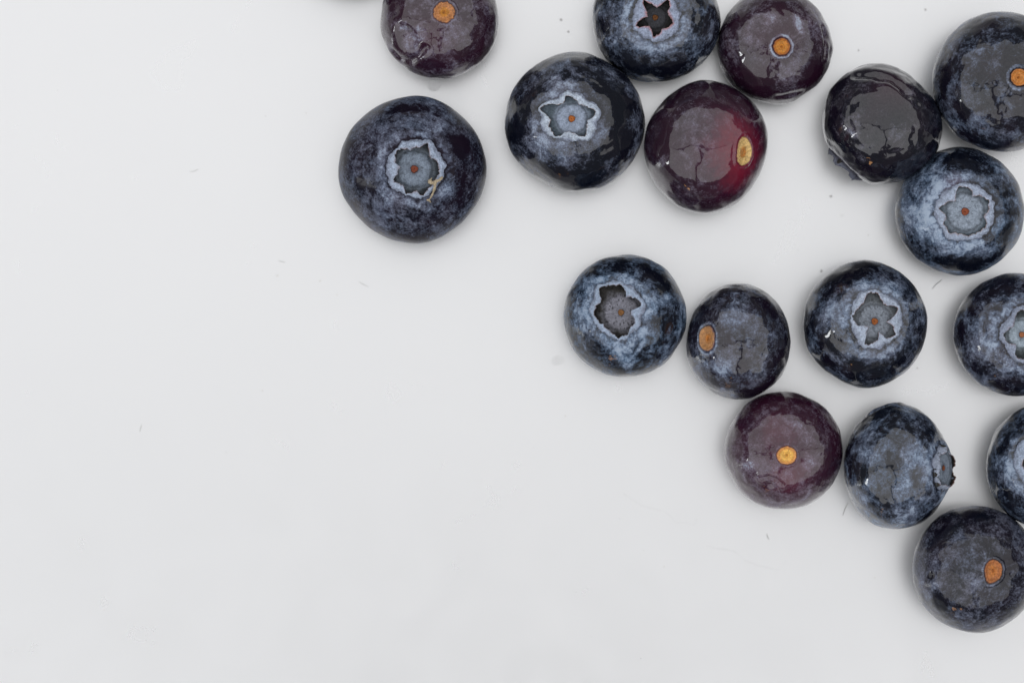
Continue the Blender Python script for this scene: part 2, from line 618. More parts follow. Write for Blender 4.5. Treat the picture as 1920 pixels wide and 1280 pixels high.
        for t in np.linspace(1.0, 0.03, NRD):
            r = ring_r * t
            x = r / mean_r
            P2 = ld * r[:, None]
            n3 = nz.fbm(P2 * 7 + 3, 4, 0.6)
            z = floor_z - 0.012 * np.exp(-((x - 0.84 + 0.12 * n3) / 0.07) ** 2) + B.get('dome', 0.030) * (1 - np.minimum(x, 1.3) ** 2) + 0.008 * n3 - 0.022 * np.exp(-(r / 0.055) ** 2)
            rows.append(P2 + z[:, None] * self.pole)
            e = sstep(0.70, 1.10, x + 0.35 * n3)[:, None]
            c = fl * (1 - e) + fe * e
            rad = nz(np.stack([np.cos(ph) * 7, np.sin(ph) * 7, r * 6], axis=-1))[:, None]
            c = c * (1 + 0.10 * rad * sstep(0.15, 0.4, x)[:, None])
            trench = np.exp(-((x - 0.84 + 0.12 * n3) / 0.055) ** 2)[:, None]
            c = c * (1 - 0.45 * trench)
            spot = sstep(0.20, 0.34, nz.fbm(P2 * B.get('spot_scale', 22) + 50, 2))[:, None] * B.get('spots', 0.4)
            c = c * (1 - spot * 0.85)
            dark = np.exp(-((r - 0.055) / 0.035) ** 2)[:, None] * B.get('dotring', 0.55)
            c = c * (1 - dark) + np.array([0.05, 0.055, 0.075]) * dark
            tint.append(c)
        rows = np.concatenate(rows + [self.pole[None, :] * (floor_z + B.get('dome', 0.030) - 0.022)])
        tint = np.concatenate(tint + [tint[-1][:1]])
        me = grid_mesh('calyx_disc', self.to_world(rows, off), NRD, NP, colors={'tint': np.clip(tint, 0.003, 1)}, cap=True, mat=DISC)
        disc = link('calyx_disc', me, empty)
        # style scar
        rs = 1.02 * B.get('style_r', 0.046)
        rows, tint = [], []
        n = 40
        p2 = np.linspace(0, 2 * math.pi, n, endpoint=False)
        e1, e2 = self.A[:, 0], self.A[:, 1]
        sc = np.array(B.get('style', (0.27, 0.075, 0.022)))
        zb = floor_z + B.get('dome', 0.030) - 0.013
        for u, h, s in ((1.25, -0.02, 0.12), (1.02, 0.004, 0.15), (0.9, 0.013, 0.6), (0.72, 0.013, 1.1), (0.5, 0.007, 0.85), (0.3, 0.006, 1.25), (0.12, 0.0, 0.6)):
            wob = 1 + 0.07 * np.sin(p2 * 3 + 1) + 0.04 * np.sin(p2 * 7)
            P = (np.cos(p2) * u * rs * wob)[:, None] * e1 + (np.sin(p2) * u * rs * wob)[:, None] * e2 + self.pole * (zb + h)
            rows.append(P)
            tint.append(np.tile(sc * s, (n, 1)))
        rows.append(self.pole[None, :] * (zb - 0.003))
        tint.append(sc[None, :] * 0.4)
        me = grid_mesh('style_scar', self.to_world(np.concatenate(rows), off), 7, n, colors={'tint': np.concatenate(tint)}, cap=True, mat=STYLE)
        link('style_scar', me, disc)

    def scar_rim(self, phi):
        B = self.B
        asp = B['scar_r'][1] / B['scar_r'][0]
        cn = np.stack([np.cos(phi), np.sin(phi), np.zeros(len(phi))], axis=-1)
        wob = 1 + B.get('ragged', 0.09) * self.nz.fbm(cn * 2.5 + 6, 4, 0.6)
        if B.get('tail') is not None:
            dphi = (phi - B['tail'] + math.pi) % (2 * math.pi) - math.pi
            wob = wob + 0.30 * np.exp(-(dphi / 0.5) ** 2)
        return wob * np.sqrt(np.cos(phi) ** 2 + (asp * np.sin(phi)) ** 2)

    # ---- the corky scar where the stalk came off
    def stem(self, empty, off):
        B, nz = self.B, self.nz
        n = 96
        p2 = np.linspace(-math.pi, math.pi, n, endpoint=False)
        a = B['scar_r'][0] / self.r
        cn = np.stack([np.cos(p2), np.sin(p2), np.zeros(n)], axis=-1)
        rim = self.scar_rim(p2)
        lite, body, dark = [np.array(x) for x in B['scar_col']]
        rows, tint = [], []
        hk = B.get('scar_h', 1.0)
        prof = [(1.22, -0.035), (1.08, -0.004), (1.0, 0.012), (0.93, 0.020), (0.86, 0.020), (0.78, 0.010), (0.70, -0.002), (0.62, -0.006), (0.54, -0.002),
                (0.46, -0.006), (0.38, -0.010), (0.31, -0.002), (0.25, 0.004), (0.19, -0.006), (0.13, -0.016), (0.07, -0.016)]
        for u, h in prof:
            rho = a * u * rim
            d = self.polar(rho, p2)
            base = self.radius(d) - B.get('dish', 0.03) * np.exp(-(u / 2.2) ** 2)
            n1 = nz.fbm(np.concatenate([cn[:, :2] * 3 * u, np.full((n, 1), u * 4)], axis=1) + 12, 4, 0.65)
            rows.append(d * (base - 0.010 + (1.3 if h > 0 else 2.2) * h * hk + B.get('scar_rough', 0.010) * n1)[:, None])
            k = B.get('core', 0.62)
            e = sstep(k - 0.10, k + 0.14, np.full(n, u) + 0.30 * n1)[:, None]
            c = lite * (1 - e) + body * e
            e2 = sstep(0.86, 1.02, np.full(n, u) + 0.12 * n1)[:, None]
            c = c * (1 - e2) + dark * e2
            pit = math.exp(-((u - 0.36) / 0.05) ** 2) * 0.30 + math.exp(-((u - 0.07) / 0.07) ** 2) * 0.45
            c = c * (1 - pit) + body * 0.6 * pit
            ray = nz(np.concatenate([cn[:, :2] * 7, np.full((n, 1), u * 1.5)], axis=1) + 33)
            c = c * (1 + 0.40 * n1[:, None]) * (1 + 0.22 * ray[:, None])
            tint.append(np.clip(c, 0.003, 1))
        d = self.pole[None, :]
        rows.append(d * (self.radius(d) - B.get('dish', 0.03) - 0.035 * hk)[:, None])
        tint.append(body[None, :] * 0.5)
        me = grid_mesh('stem_scar', self.to_world(np.concatenate(rows), off), len(prof), n, colors={'tint': np.concatenate(tint)}, cap=True, mat=SCAR)
        link('stem_scar', me, empty)


def tube_mesh(name, pts, rad, mat, tint=None, sides=10):
    """a thin tube through pts (a radius at each)"""
    pts = np.array(pts, float)
    n = len(pts)
    rad = np.broadcast_to(np.asarray(rad, float), (n,))
    T = np.gradient(pts, axis=0)
    T = unit(T)
    up = np.array([0.13, 0.21, 1.0])
    a = unit(np.cross(T, up))
    b = np.cross(T, a)
    ph = np.linspace(0, 2 * math.pi, sides, endpoint=False)
    V = [np.tile(pts[0], (sides, 1))]
    for i in range(n):
        V.append(pts[i] + rad[i] * (np.cos(ph)[:, None] * a[i] + np.sin(ph)[:, None] * b[i]))
    V.append(np.tile(pts[-1], (sides, 1)))
    V = np.concatenate(V)
    t = None if tint is None else {'tint': np.tile(np.array(tint, float), (len(V), 1))}
    return grid_mesh(name, V, n + 2, sides, colors=t, mat=mat)


def catmull(P, m=6):
    P = np.array(P, float)
    Q = np.concatenate([2 * P[:1] - P[1:2], P, 2 * P[-1:] - P[-2:-1]])
    out = []
    for i in range(1, len(Q) - 2):
        for t in np.arange(m) / m:
            a, b, c, e = Q[i - 1], Q[i], Q[i + 1], Q[i + 2]
            out.append(0.5 * (2 * b + (c - a) * t + (2 * a - 5 * b + 4 * c - e) * t ** 2 + (3 * b - a - 3 * c + e) * t ** 3))
    out.append(P[-1])
    return np.array(out)


def dried_floret(bz, empty, off):
    """withered bit of flower stuck across the crown: a knot with two arms"""
    def P(pts):
        out = []
        for px, py, h in pts:
            d = bz.dir(px, py)
            out.append(d * (bz.radius(d[None, :])[0] + h))
        return bz.to_world(catmull(np.array(out)), off)
    arms = [
        ([(808, 341, .01), (815, 346, .03), (822, 342, .05), (829, 339, .04), (836, 334, .02)], .020, .012),
        ([(819, 345, .05), (819, 353, .055), (817, 362, .04), (813, 372, .03), (806, 383, .02)], .018, .006),
        ([(808, 347, .02), (811, 340, .035), (815, 336, .02)], .010, .005),
        ([(803, 382, .012), (807, 380, .02), (811, 386, .012)], .008, .005),
        ([(836, 334, .02), (833, 338, .03), (828, 343, .03)], .010, .006)]
    root = None
    for i, (pts, r0, r1) in enumerate(arms):
        Q = P(pts)
        t = np.linspace(0, 1, len(Q))
        rr = (r0 + (r1 - r0) * t) * (0.75 + 0.45 * np.abs(np.sin(t * 9 + i))) * 1.25
        me = tube_mesh('dried_floret' if root is None else 'strand', Q, rr, STRAW, (0.50, 0.41, 0.28))
        o = link('dried_floret' if root is None else 'strand', me, empty if root is None else root)
        root = root or o


LIST = []
OR = [(0.55, 0.24, 0.045), (0.42, 0.15, 0.03), (0.10, 0.03, 0.015)]
A_ = dict(c=(824, 37), r=111, seed=11, kind='stem', pole=(834, 21), scar_r=(24, 23), scar_col=[(0.52, 0.22, 0.03), (0.40, 0.17, 0.06), (0.10, 0.035, 0.03)],
          ragged=0.25, scar_rough=0.03, core=0.45, dish=0.015, wax=0.34, hue=0.1, red=0.26, con=0.8,
          label='purple-black berry with ragged orange scar and puckered hollow, cut off by the top edge',
          shape=[('dent', 768, 82, 22, 0.10), ('dent', 752, 60, 14, 0.07), ('dent', 790, 66, 12, 0.05), ('fold', [(738, 96), (750, 110), (768, 116), (784, 107), (795, 95)], 7, 0.035), ('dent', 735, 20, 12, 0.03)],
          marks=[('wax', 785, 68, 18, 0.35), ('wax', 766, 82, 20, 0.45), ('wax', 750, 55, 12, 0.3), ('wax', 852, 62, 30, 0.2), ('wax', 800, 122, 30, -0.3, 2.0, 10), ('wax', 730, 10, 12, -0.4), ('red', 810, 70, 40, 0.15)])
B_ = dict(gloss=0.05, lumps=0.004, crease=0.55, c=(773, 318), r=137, seed=12, kind='calyx', pole=(778.3, 316.8), k=0.84, wax=0.42, hue=0.5, red=0.12, con=0.85,
          label='largest berry, standing apart, with dried straw bit on its open crown',
          open=zoompts(700, 220, 7.11, [(270, 430), (370, 395), (490, 385), (600, 360), (740, 318), (765, 370), (775, 440), (815, 535), (870, 545), (915, 590), (925, 650), (920, 740), (890, 820), (860, 850), (840, 900), (790, 960), (770, 1010), (700, 1055), (640, 1095), (600, 1025), (545, 1035), (490, 1045), (430, 1058), (400, 1000), (365, 925), (300, 910), (235, 870), (240, 830), (290, 770), (330, 650), (290, 620), (262, 580), (265, 500)]),
          crown=zoompts(700, 220, 7.11, [(290, 340), (400, 270), (520, 240), (720, 250), (830, 280), (950, 440), (1010, 600), (1010, 720), (930, 920), (800, 1050), (620, 1130), (480, 1110), (350, 1040), (180, 940), (140, 800), (120, 620), (200, 430)]),
          depth=0.115, style_r=0.050, style=(0.20, 0.045, 0.02), dome=0.045, sil={0: 1.01, 45: 1.0, 90: 1.0, 135: 0.985, 180: 1.01, 225: 0.985, 270: 1.0, 300: 1.01, 330: 0.985},
          shape=[('fold', [(734, 221), (752, 211), (775, 208), (798, 212)], 4, 0.022), ('fold', [(678, 275), (672, 290), (671, 308)], 4, 0.02), ('dent', 668, 395, 30, 0.02)],
          marks=[('wax', 815, 215, 30, 0.25), ('wax', 860, 305, 34, -0.22), ('wax', 870, 270, 26, -0.35), ('wax', 776, 198, 50, -0.35, 3.0, 0), ('wax', 670, 345, 14, -0.25),
                 ('wax', 850, 360, 26, 0.2), ('wax', 700, 400, 45, 0.18), ('wax', 800, 400, 40, -0.12)],
          extras=(dried_floret,))
C_ = dict(gloss=0.8, crease=0.15, c=(1077, 230), r=131, seed=13, kind='calyx', pole=(1070.4, 220.5), k=0.86, wax=0.36, hue=0.45, red=0.08,
          label='dark berry with wide pale blue star-shaped crown and flat floor',
          open=zoompts(990, 150, 9.144, [(640, 225), (680, 210), (740, 240), (830, 300), (900, 390), (990, 405), (1100, 450), (1190, 520), (1160, 610), (1050, 690), (1035, 800), (1025, 900), (1010, 1000), (880, 985), (800, 930), (700, 900), (600, 920), (550, 980), (430, 995), (370, 920), (340, 860), (300, 790), (350, 690), (260, 580), (190, 520), (175, 450), (250, 390), (380, 375), (460, 395), (560, 365), (605, 310)]),
          crown=zoompts(990, 150, 9.144, [(600, 130), (780, 140), (980, 200), (1010, 290), (1180, 360), (1280, 470), (1290, 600), (1230, 750), (1190, 950), (1060, 1090), (880, 1070), (700, 1100), (560, 1060), (400, 1040), (260, 960), (180, 850), (150, 720), (160, 600), (120, 500), (170, 400), (300, 320), (470, 250)]),
          depth=0.08, dome=0.02, floor=(0.27, 0.32, 0.415), floor_edge=(0.075, 0.10, 0.125), style=(0.42, 0.12, 0.02), style_r=0.047, dotring=0.35, spots=0.15, pale=(0.46, 0.53, 0.62), lip=(0.22, 0.12, 0.07), rim_red=0.05,
          sil={0: 1.0, 30: 1.0, 60: 0.99, 90: 1.0, 120: 0.985, 150: 1.0, 180: 1.0, 210: 0.99, 225: 0.955, 245: 0.965, 270: 1.0, 300: 1.0, 330: 1.0},
          marks=[('wax', 1060, 135, 35, 0.15), ('wax', 1035, 160, 26, 0.25), ('wax', 1000, 280, 28, 0.25), ('wax', 1130, 255, 30, 0.15), ('wax', 1150, 190, 50, -0.3), ('wax', 1170, 270, 40, -0.35),
                 ('wax', 960, 250, 30, -0.2), ('wax', 1070, 300, 40, 0.05), ('wax', 1120, 165, 10, 0.4, 2.0, 30), ('wax', 1080, 340, 60, -0.25, 2.2, 0)])
D_ = dict(crease=0.55, c=(1230, 36), r=120, seed=14, kind='calyx', pole=(1227.8, 32.1), k=0.88, wax=0.42, hue=0.6, red=0.06,
          label='berry with deep dark star opening and reddish sepal edges, cut by the top edge',
          open=zoompts(1160, 0, 13.71, [(600, -60), (720, 40), (830, 60), (900, 120), (990, 170), (1090, 100), (1200, 10), (1290, -60), (1345, 60), (1340, 200), (1290, 300), (1340, 420), (1430, 530), (1420, 640), (1330, 720), (1210, 760), (1120, 800), (1080, 910), (960, 960), (890, 1010), (860, 880), (820, 780), (760, 690), (640, 690), (500, 730), (400, 660), (440, 590), (560, 490), (720, 430), (700, 300), (650, 180), (600, 80)]),
          crown=zoompts(1160, 0, 13.71, [(320, 200), (270, 480), (300, 680), (500, 960), (700, 1060), (930, 1150), (1200, 1090), (1500, 900), (1620, 700), (1640, 450), (1600, 200), (1500, 0), (1300, -150), (900, -200), (600, -150), (400, 0)]),
          depth=0.20, dome=0.0, floor=(0.050, 0.052, 0.062), floor_edge=(0.012, 0.012, 0.013), style=(0.20, 0.075, 0.02), style_r=0.045, pale=(0.31, 0.36, 0.48), lip=(0.42, 0.20, 0.14), rimcol=(0.36, 0.13, 0.13), rim_red=0.62, inner=(0.02, 0.015, 0.012), lift=0.04, spots=0.1, dotring=0.2,
          marks=[('wax', 1170, 60, 40, 0.15), ('wax', 1205, 85, 26, 0.2), ('wax', 1290, 60, 30, 0.2), ('wax', 1180, 115, 40, -0.3), ('wax', 1240, 135, 60, -0.35, 2.5, 0), ('wax', 1320, 50, 24, -0.3), ('wax', 1132, 50, 16, -0.3)])
E_ = dict(c=(1453, 87), r=108, seed=15, kind='stem', pole=(1468, 88), scar_r=(19, 19), scar_col=[(0.50, 0.20, 0.025), (0.30, 0.09, 0.015), (0.05, 0.015, 0.012)],
          core=0.74, ring=0.95, dish=0.04, wax=0.33, hue=0.05, red=0.22, con=0.85,
          label='purple berry with white ring round its orange scar and a frosty brushed patch',
          sil={0: 1.0, 30: 0.97, 60: 0.99, 90: 1.0, 180: 1.0, 260: 1.0, 270: 1.01, 285: 1.01, 300: 0.98, 330: 1.0},
          shape=[('dent', 1552, 68, 10, 0.05), ('fold', [(1545, 50), (1549, 66), (1550, 84), (1547, 110)], 5, 0.025), ('fold', [(1462, 183), (1480, 180), (1500, 176)], 7, 0.018)],
          marks=[('wax', 1500, 38, 22, 0.6, 2.2, -60), ('wax', 1482, 45, 18, -0.3, 2.0, -50), ('wax', 1445, 30, 18, 0.25), ('wax', 1400, 80, 26, 0.10), ('wax', 1370, 90, 16, 0.1), ('wax', 1490, 130, 20, 0.15),
                 ('wax', 1530, 140, 30, -0.3), ('wax', 1420, 160, 40, -0.3), ('red', 1470, 60, 60, 0.1), ('wax', 1380, 40, 24, -0.2)])
F_ = dict(c=(1325, 276), r=123, seed=16, kind='stem', pole=(1407, 289), scar_r=(22, 28), scar_col=[(0.40, 0.16, 0.03), (0.58, 0.39, 0.15), (0.10, 0.015, 0.015)],
          tail=1.7, core=0.4, dish=0.02, wax=0.25, hue=0.0, red=0.20, con=0.55, lumps=0.006,
          label='glossy maroon berry with pale yellow teardrop scar near its side',
          sil={0: 0.995, 20: 1.0, 45: 0.99, 90: 1.02, 135: 1.0, 180: 1.0, 225: 0.985, 260: 1.02, 285: 1.01, 305: 0.985, 320: 0.945, 335: 0.955, 350: 0.98},
          marks=[('red', 1385, 235, 42, 0.40), ('red', 1395, 335, 45, 0.5), ('red', 1425, 285, 45, 0.4), ('red', 1375, 285, 85, 0.20), ('wax', 1390, 300, 50, -0.15), ('wax', 1245, 300, 18, 0.35, 2.0, 60), ('wax', 1300, 240, 50, 0.08), ('wax', 1300, 290, 50, 0.1), ('wax', 1240, 250, 30, -0.1),
                 ('red', 1355, 285, 40, 0.2), ('wax', 1310, 345, 20, 0.15), ('line', [(1308, 318), (1300, 330), (1303, 352), (1325, 358)], 4, -0.3)])  # dark line paints the tail of the camera's reflection into the wax
G_ = dict(c=(1653, 232), r=115, seed=17, kind='calyx', lumps=0.019, pole3=(-0.66, -0.72, -0.10), k=0.97, erect=0.075, wax=0.16, hue=0.0, red=0.10, con=0.55,
          label='lopsided black berry lying on its side with ragged crown poking out below',
          opening_r=0.33, side=True, depth=0.16, lift=0.03, pale=(0.12, 0.13, 0.17), floor=(0.05, 0.055, 0.06), lip=(0.05, 0.035, 0.03), crown_mid=(0.05, 0.05, 0.07), inner=(0.012, 0.011, 0.010), rim_red=0.0,
          sil={0: 0.985, 20: 0.97, 45: 0.905, 60: 0.93, 90: 0.99, 120: 1.0, 150: 0.99, 180: 0.985, 200: 0.955, 225: 0.96, 245: 0.985, 270: 1.0, 300: 1.0, 330: 1.0, 345: 1.0},
          shape=[('fold', [(1610, 142), (1640, 140), (1672, 150), (1700, 170)], 9, 0.045), ('dent', 1648, 146, 13, 0.03), ('dent', 1708, 176, 13, 0.05), ('dent', 1722, 196, 10, 0.03)],
          marks=[('wax', 1592, 232, 24, 0.25), ('wax', 1600, 250, 20, 0.25, 2.0, -30), ('wax', 1615, 296, 14, 0.35), ('red', 1670, 160, 40, 0.15), ('wax', 1705, 175, 16, 0.15), ('wax', 1690, 260, 50, 0.06), ('wax', 1660, 320, 60, -0.1),  # pale wax at lower left paints a white-blue highlight
                 ('line', [(1657, 222), (1664, 235), (1660, 262), (1648, 268), (1632, 262)], 2.5, -0.3), ('line', [(1660, 262), (1663, 280)], 2.5, -0.3)])  # both lines are the camera's dark reflection, painted as thinner wax
H_ = dict(gloss=0.85, c=(1879, 153), r=131, seed=18, kind='stem', pole=(1915, 144), scar_r=(19, 19), scar_col=[(0.50, 0.20, 0.04), (0.46, 0.17, 0.035), (0.02, 0.015, 0.02)],
          core=0.7, ring=0.8, ring_u=1.38, dish=0.045, wax=0.40, hue=0.55, red=0.10,
          label='blue berry with white-ringed orange scar, uppermost one cut by the side edge',
          marks=[('wax', 1810, 120, 40, 0.15, 1.5, 60), ('wax', 1800, 200, 30, -0.35, 1.8, -50), ('wax', 1770, 150, 30, -0.35, 2, 80), ('wax', 1835, 230, 24, 0.15), ('wax', 1880, 50, 30, -0.1), ('wax', 1895, 110, 24, -0.15),
                 ('line', [(1858, 165), (1860, 190), (1840, 205), (1822, 212)], 4, -0.4), ('wax', 1860, 270, 60, -0.35, 2.4, -10), ('wax', 1840, 45, 36, -0.25, 2.0, 30), ('line', [(1870, 200), (1872, 235)], 3, -0.25)])  # dark lines near the centre paint the camera's reflection
I_ = dict(gloss=0.6, crease=0.6, c=(1800, 397), r=120, seed=19, kind='calyx', pole=(1812.5, 396.9), k=0.86, wax=0.56, hue=0.75, red=0.06,
          label='palest blue berry with five-lobed crown and red style dot, below a black berry',
          open=zoompts(1730, 320, 8, [(210, 560), (300, 490), (400, 445), (480, 440), (485, 330), (495, 250), (560, 195), (640, 185), (720, 225), (765, 280), (765, 355), (860, 345), (960, 370), (1040, 440), (1050, 560), (1000, 640), (960, 690), (1010, 770), (980, 870), (900, 950), (800, 990), (690, 1020), (620, 1000), (540, 980), (500, 970), (380, 960), (330, 880), (290, 800), (330, 740), (310, 650), (240, 590)]),
          crown=zoompts(1730, 320, 8, [(170, 430), (330, 250), (500, 150), (660, 120), (830, 160), (990, 270), (1110, 420), (1140, 600), (1120, 770), (1050, 940), (850, 1060), (650, 1100), (430, 1100), (280, 950), (190, 800), (120, 640)]),
          depth=0.08, dome=0.04, floor=(0.25, 0.295, 0.36), floor_edge=(0.10, 0.13, 0.16), style=(0.27, 0.065, 0.025), style_r=0.060, dotring=0.3, spots=0.35, pale=(0.35, 0.41, 0.52), lip=(0.24, 0.13, 0.07), lift=0.02,
          sil={0: 1.0, 45: 1.0, 90: 1.0, 135: 0.985, 180: 1.0, 225: 0.985, 270: 1.0, 315: 0.99},
          marks=[('wax', 1740, 420, 45, 0.30), ('wax', 1800, 470, 50, 0.15), ('wax', 1730, 330, 35, 0.15), ('wax', 1870, 350, 40, -0.1), ('wax', 1880, 430, 40, -0.25), ('wax', 1820, 300, 60, -0.35, 2.2, -10), ('wax', 1800, 500, 70, -0.35, 2.5, 0),
                 ('line', [(1875, 398), (1912, 402)], 3, -0.35), ('wax', 1860, 455, 16, -0.35), ('red', 1790, 340, 26, 0.25), ('wax', 1710, 460, 26, -0.2)])
J_ = dict(gloss=0.6, crease=0.25, c=(1172, 592), r=115, seed=20, kind='calyx', pole=(1161.6, 583.3), k=0.88, wax=0.50, hue=0.8, red=0.05, con=1.15,
          label='mottled blue berry with sunken speckled grey crown floor, touching an oval berry',
          open=zoompts(1090, 510, 9.143, [(270, 260), (290, 220), (400, 190), (500, 165), (620, 160), (720, 200), (760, 280), (770, 400), (870, 390), (960, 420), (1040, 500), (1050, 570), (960, 600), (860, 650), (860, 730), (920, 770), (930, 880), (860, 960), (800, 1070), (700, 1120), (620, 1170), (560, 1120), (500, 1050), (440, 1010), (330, 910), (220, 800), (165, 730), (180, 620), (260, 520), (310, 440), (265, 340)]),
          crown=zoompts(1090, 510, 9.143, [(200, 180), (420, 110), (620, 90), (800, 160), (960, 290), (1120, 440), (1130, 620), (1050, 800), (1000, 980), (850, 1100), (640, 1230), (460, 1120), (300, 1000), (160, 850), (90, 700), (130, 500), (180, 330)]),
          depth=0.13, dome=0.03, floor=(0.19, 0.19, 0.225), floor_edge=(0.022, 0.020, 0.018), style=(0.24, 0.11, 0.035), style_r=0.050, dotring=0.35, spots=0.95, spot_scale=30, pale=(0.32, 0.40, 0.52), lip=(0.12, 0.07, 0.05), inner=(0.025, 0.021, 0.016), lift=0.02,
          marks=[('wax', 1250, 600, 26, -0.3), ('wax', 1245, 530, 26, -0.35), ('wax', 1200, 500, 40, -0.2), ('wax', 1110, 520, 30, 0.15), ('wax', 1090, 600, 30, 0.05), ('wax', 1190, 660, 40, 0.15), ('wax', 1250, 640, 30, -0.1), ('wax', 1150, 680, 50, -0.15)])
K_ = dict(c=(1383, 640), r=104, seed=21, kind='stem', pole=(1322, 634), scar_r=(20, 25), scar_col=[(0.46, 0.18, 0.035), (0.38, 0.19, 0.075), (0.12, 0.07, 0.09)],
          core=0.35, k=0.97, ring=0.45, ring_u=1.25, dish=0.02, wax=0.36, hue=0.5, red=0.12, scar_h=1.5,
          label='small oval berry with tan scar facing its speckled neighbour',
          sil={0: 0.945, 30: 0.98, 60: 1.02, 90: 1.06, 120: 1.02, 150: 0.955, 180: 0.94, 210: 0.97, 240: 1.02, 270: 1.06, 300: 1.04, 330: 0.98},
          marks=[('wax', 1400, 580, 30, 0.1), ('wax', 1370, 600, 30, 0.15), ('wax', 1420, 640, 40, 0.1), ('wax', 1350, 690, 24, 0.3), ('wax', 1430, 575, 24, -0.3), ('wax', 1465, 660, 28, -0.35), ('wax', 1310, 580, 30, -0.25), ('wax', 1420, 730, 40, -0.3, 2, 10),
                 ('line', [(1393, 620), (1394, 660), (1388, 690)], 5, -0.3)])  # central dark line is a painted reflection of the camera
L_ = dict(lumps=0.006, crease=0.45, c=(1622, 607), r=118, seed=22, kind='calyx', pole=(1645, 601.2), k=0.88, wax=0.44, hue=0.6, red=0.08,
          label='lone berry with flower-shaped crown opening and orange style dot, touching none',
          open=zoompts(1570, 520, 8.536, [(265, 560), (340, 450), (430, 370), (460, 260), (540, 200), (620, 200), (670, 260), (740, 340), (770, 400), (870, 420), (990, 460), (1010, 500), (960, 600), (850, 690), (830, 710), (900, 750), (950, 830), (975, 920), (900, 970), (810, 1000), (760, 940), (680, 870), (690, 960), (650, 1040), (560, 1090), (480, 1120), (445, 1060), (470, 940), (510, 800), (430, 770), (310, 770), (250, 680), (240, 600)]),
          crown=zoompts(1570, 520, 8.536, [(215, 540), (300, 280), (440, 170), (590, 140), (760, 220), (960, 310), (1070, 470), (1100, 700), (1050, 900), (920, 1050), (720, 1150), (500, 1190), (350, 1100), (240, 900), (190, 720)]),
          depth=0.085, dome=0.02, floor=(0.20, 0.225, 0.265), floor_edge=(0.085, 0.095, 0.105), style=(0.34, 0.10, 0.022), style_r=0.053, spots=0.5, lip=(0.22, 0.085, 0.05), rim_red=0.12, pale=(0.38, 0.44, 0.54), lift=0.03,
          sil={0: 0.985, 20: 0.99, 45: 0.995, 90: 1.02, 135: 0.985, 180: 0.99, 200: 0.99, 225: 0.97, 245: 0.985, 270: 1.02, 300: 1.0, 330: 0.985},
          marks=[('wax', 1560, 590, 40, 0.10), ('wax', 1545, 640, 26, -0.35), ('wax', 1580, 670, 26, 0.1), ('wax', 1600, 505, 60, -0.25, 2.2, 10), ('wax', 1570, 540, 26, -0.25), ('wax', 1620, 700, 70, -0.4, 2.6, 0), ('wax', 1705, 640, 40, -0.2, 1.5, 60), ('wax', 1640, 670, 30, 0.1), ('wax', 1525, 600, 24, -0.35, 1.8, 80)])
M_ = dict(gloss=0.7, crease=0.6, c=(1903, 626), r=115, seed=23, kind='calyx', pole=(1919.5, 627.5), k=0.87, wax=0.46, hue=0.55, red=0.10,
          label='berry cut by the side edge through its pale lobed crown, middle of the edge row',
          open=zoompts(1840, 540, 8, [(320, 690), (380, 630), (450, 580), (500, 550), (510, 480), (510, 400), (560, 310), (640, 290), (750, 330), (800, 450), (900, 520), (950, 650), (860, 760), (820, 900), (750, 1050), (640, 1100), (560, 1090), (500, 1030), (530, 920), (520, 850), (410, 850), (350, 780)]),
          crown=zoompts(1840, 540, 8, [(230, 620), (330, 500), (420, 380), (540, 240), (700, 220), (900, 330), (1020, 550), (1000, 800), (880, 1050), (700, 1180), (500, 1130), (380, 960), (280, 800)]),
          depth=0.08, floor=(0.30, 0.36, 0.42), floor_edge=(0.05, 0.06, 0.065), style=(0.36, 0.13, 0.05), lip=(0.14, 0.08, 0.05), pale=(0.27, 0.31, 0.40),
          marks=[('wax', 1840, 600, 35, 0.15), ('wax', 1840, 660, 30, 0.2), ('wax', 1835, 690, 20, -0.35), ('wax', 1870, 530, 50, -0.3, 2, 20), ('wax', 1890, 725, 40, -0.35, 2, 0), ('wax', 1865, 580, 14, -0.2), ('wax', 1800, 620, 26, -0.3, 2.4, 85)])
N_ = dict(c=(1469, 844), r=111, seed=24, kind='stem', pole=(1476, 855), scar_r=(22, 20), scar_col=[(0.72, 0.42, 0.09), (0.55, 0.25, 0.07), (0.12, 0.03, 0.03)],
          core=0.66, dish=0.03, wax=0.36, hue=0.0, red=0.32, con=0.8,
          label='plum-purple berry with bright yellow scar and small crease below it',
          shape=[('fold', [(1425, 900), (1438, 897), (1455, 903), (1466, 913)], 4, 0.03), ('dent', 1444, 912, 9, 0.03)],
          marks=[('wax', 1402, 866, 20, 0.25), ('wax', 1520, 870, 18, 0.3), ('wax', 1500, 810, 36, 0.15), ('wax', 1530, 830, 30, -0.1), ('wax', 1400, 780, 40, -0.35, 1.6, 40), ('wax', 1560, 850, 30, -0.35, 2, 85), ('red', 1460, 800, 50, 0.15), ('red', 1480, 900, 50, 0.22), ('wax', 1460, 850, 45, -0.08),
                 ('wax', 1500, 935, 50, 0.15, 2.4, 20), ('wax', 1470, 740, 60, -0.3, 2.6, 0)])
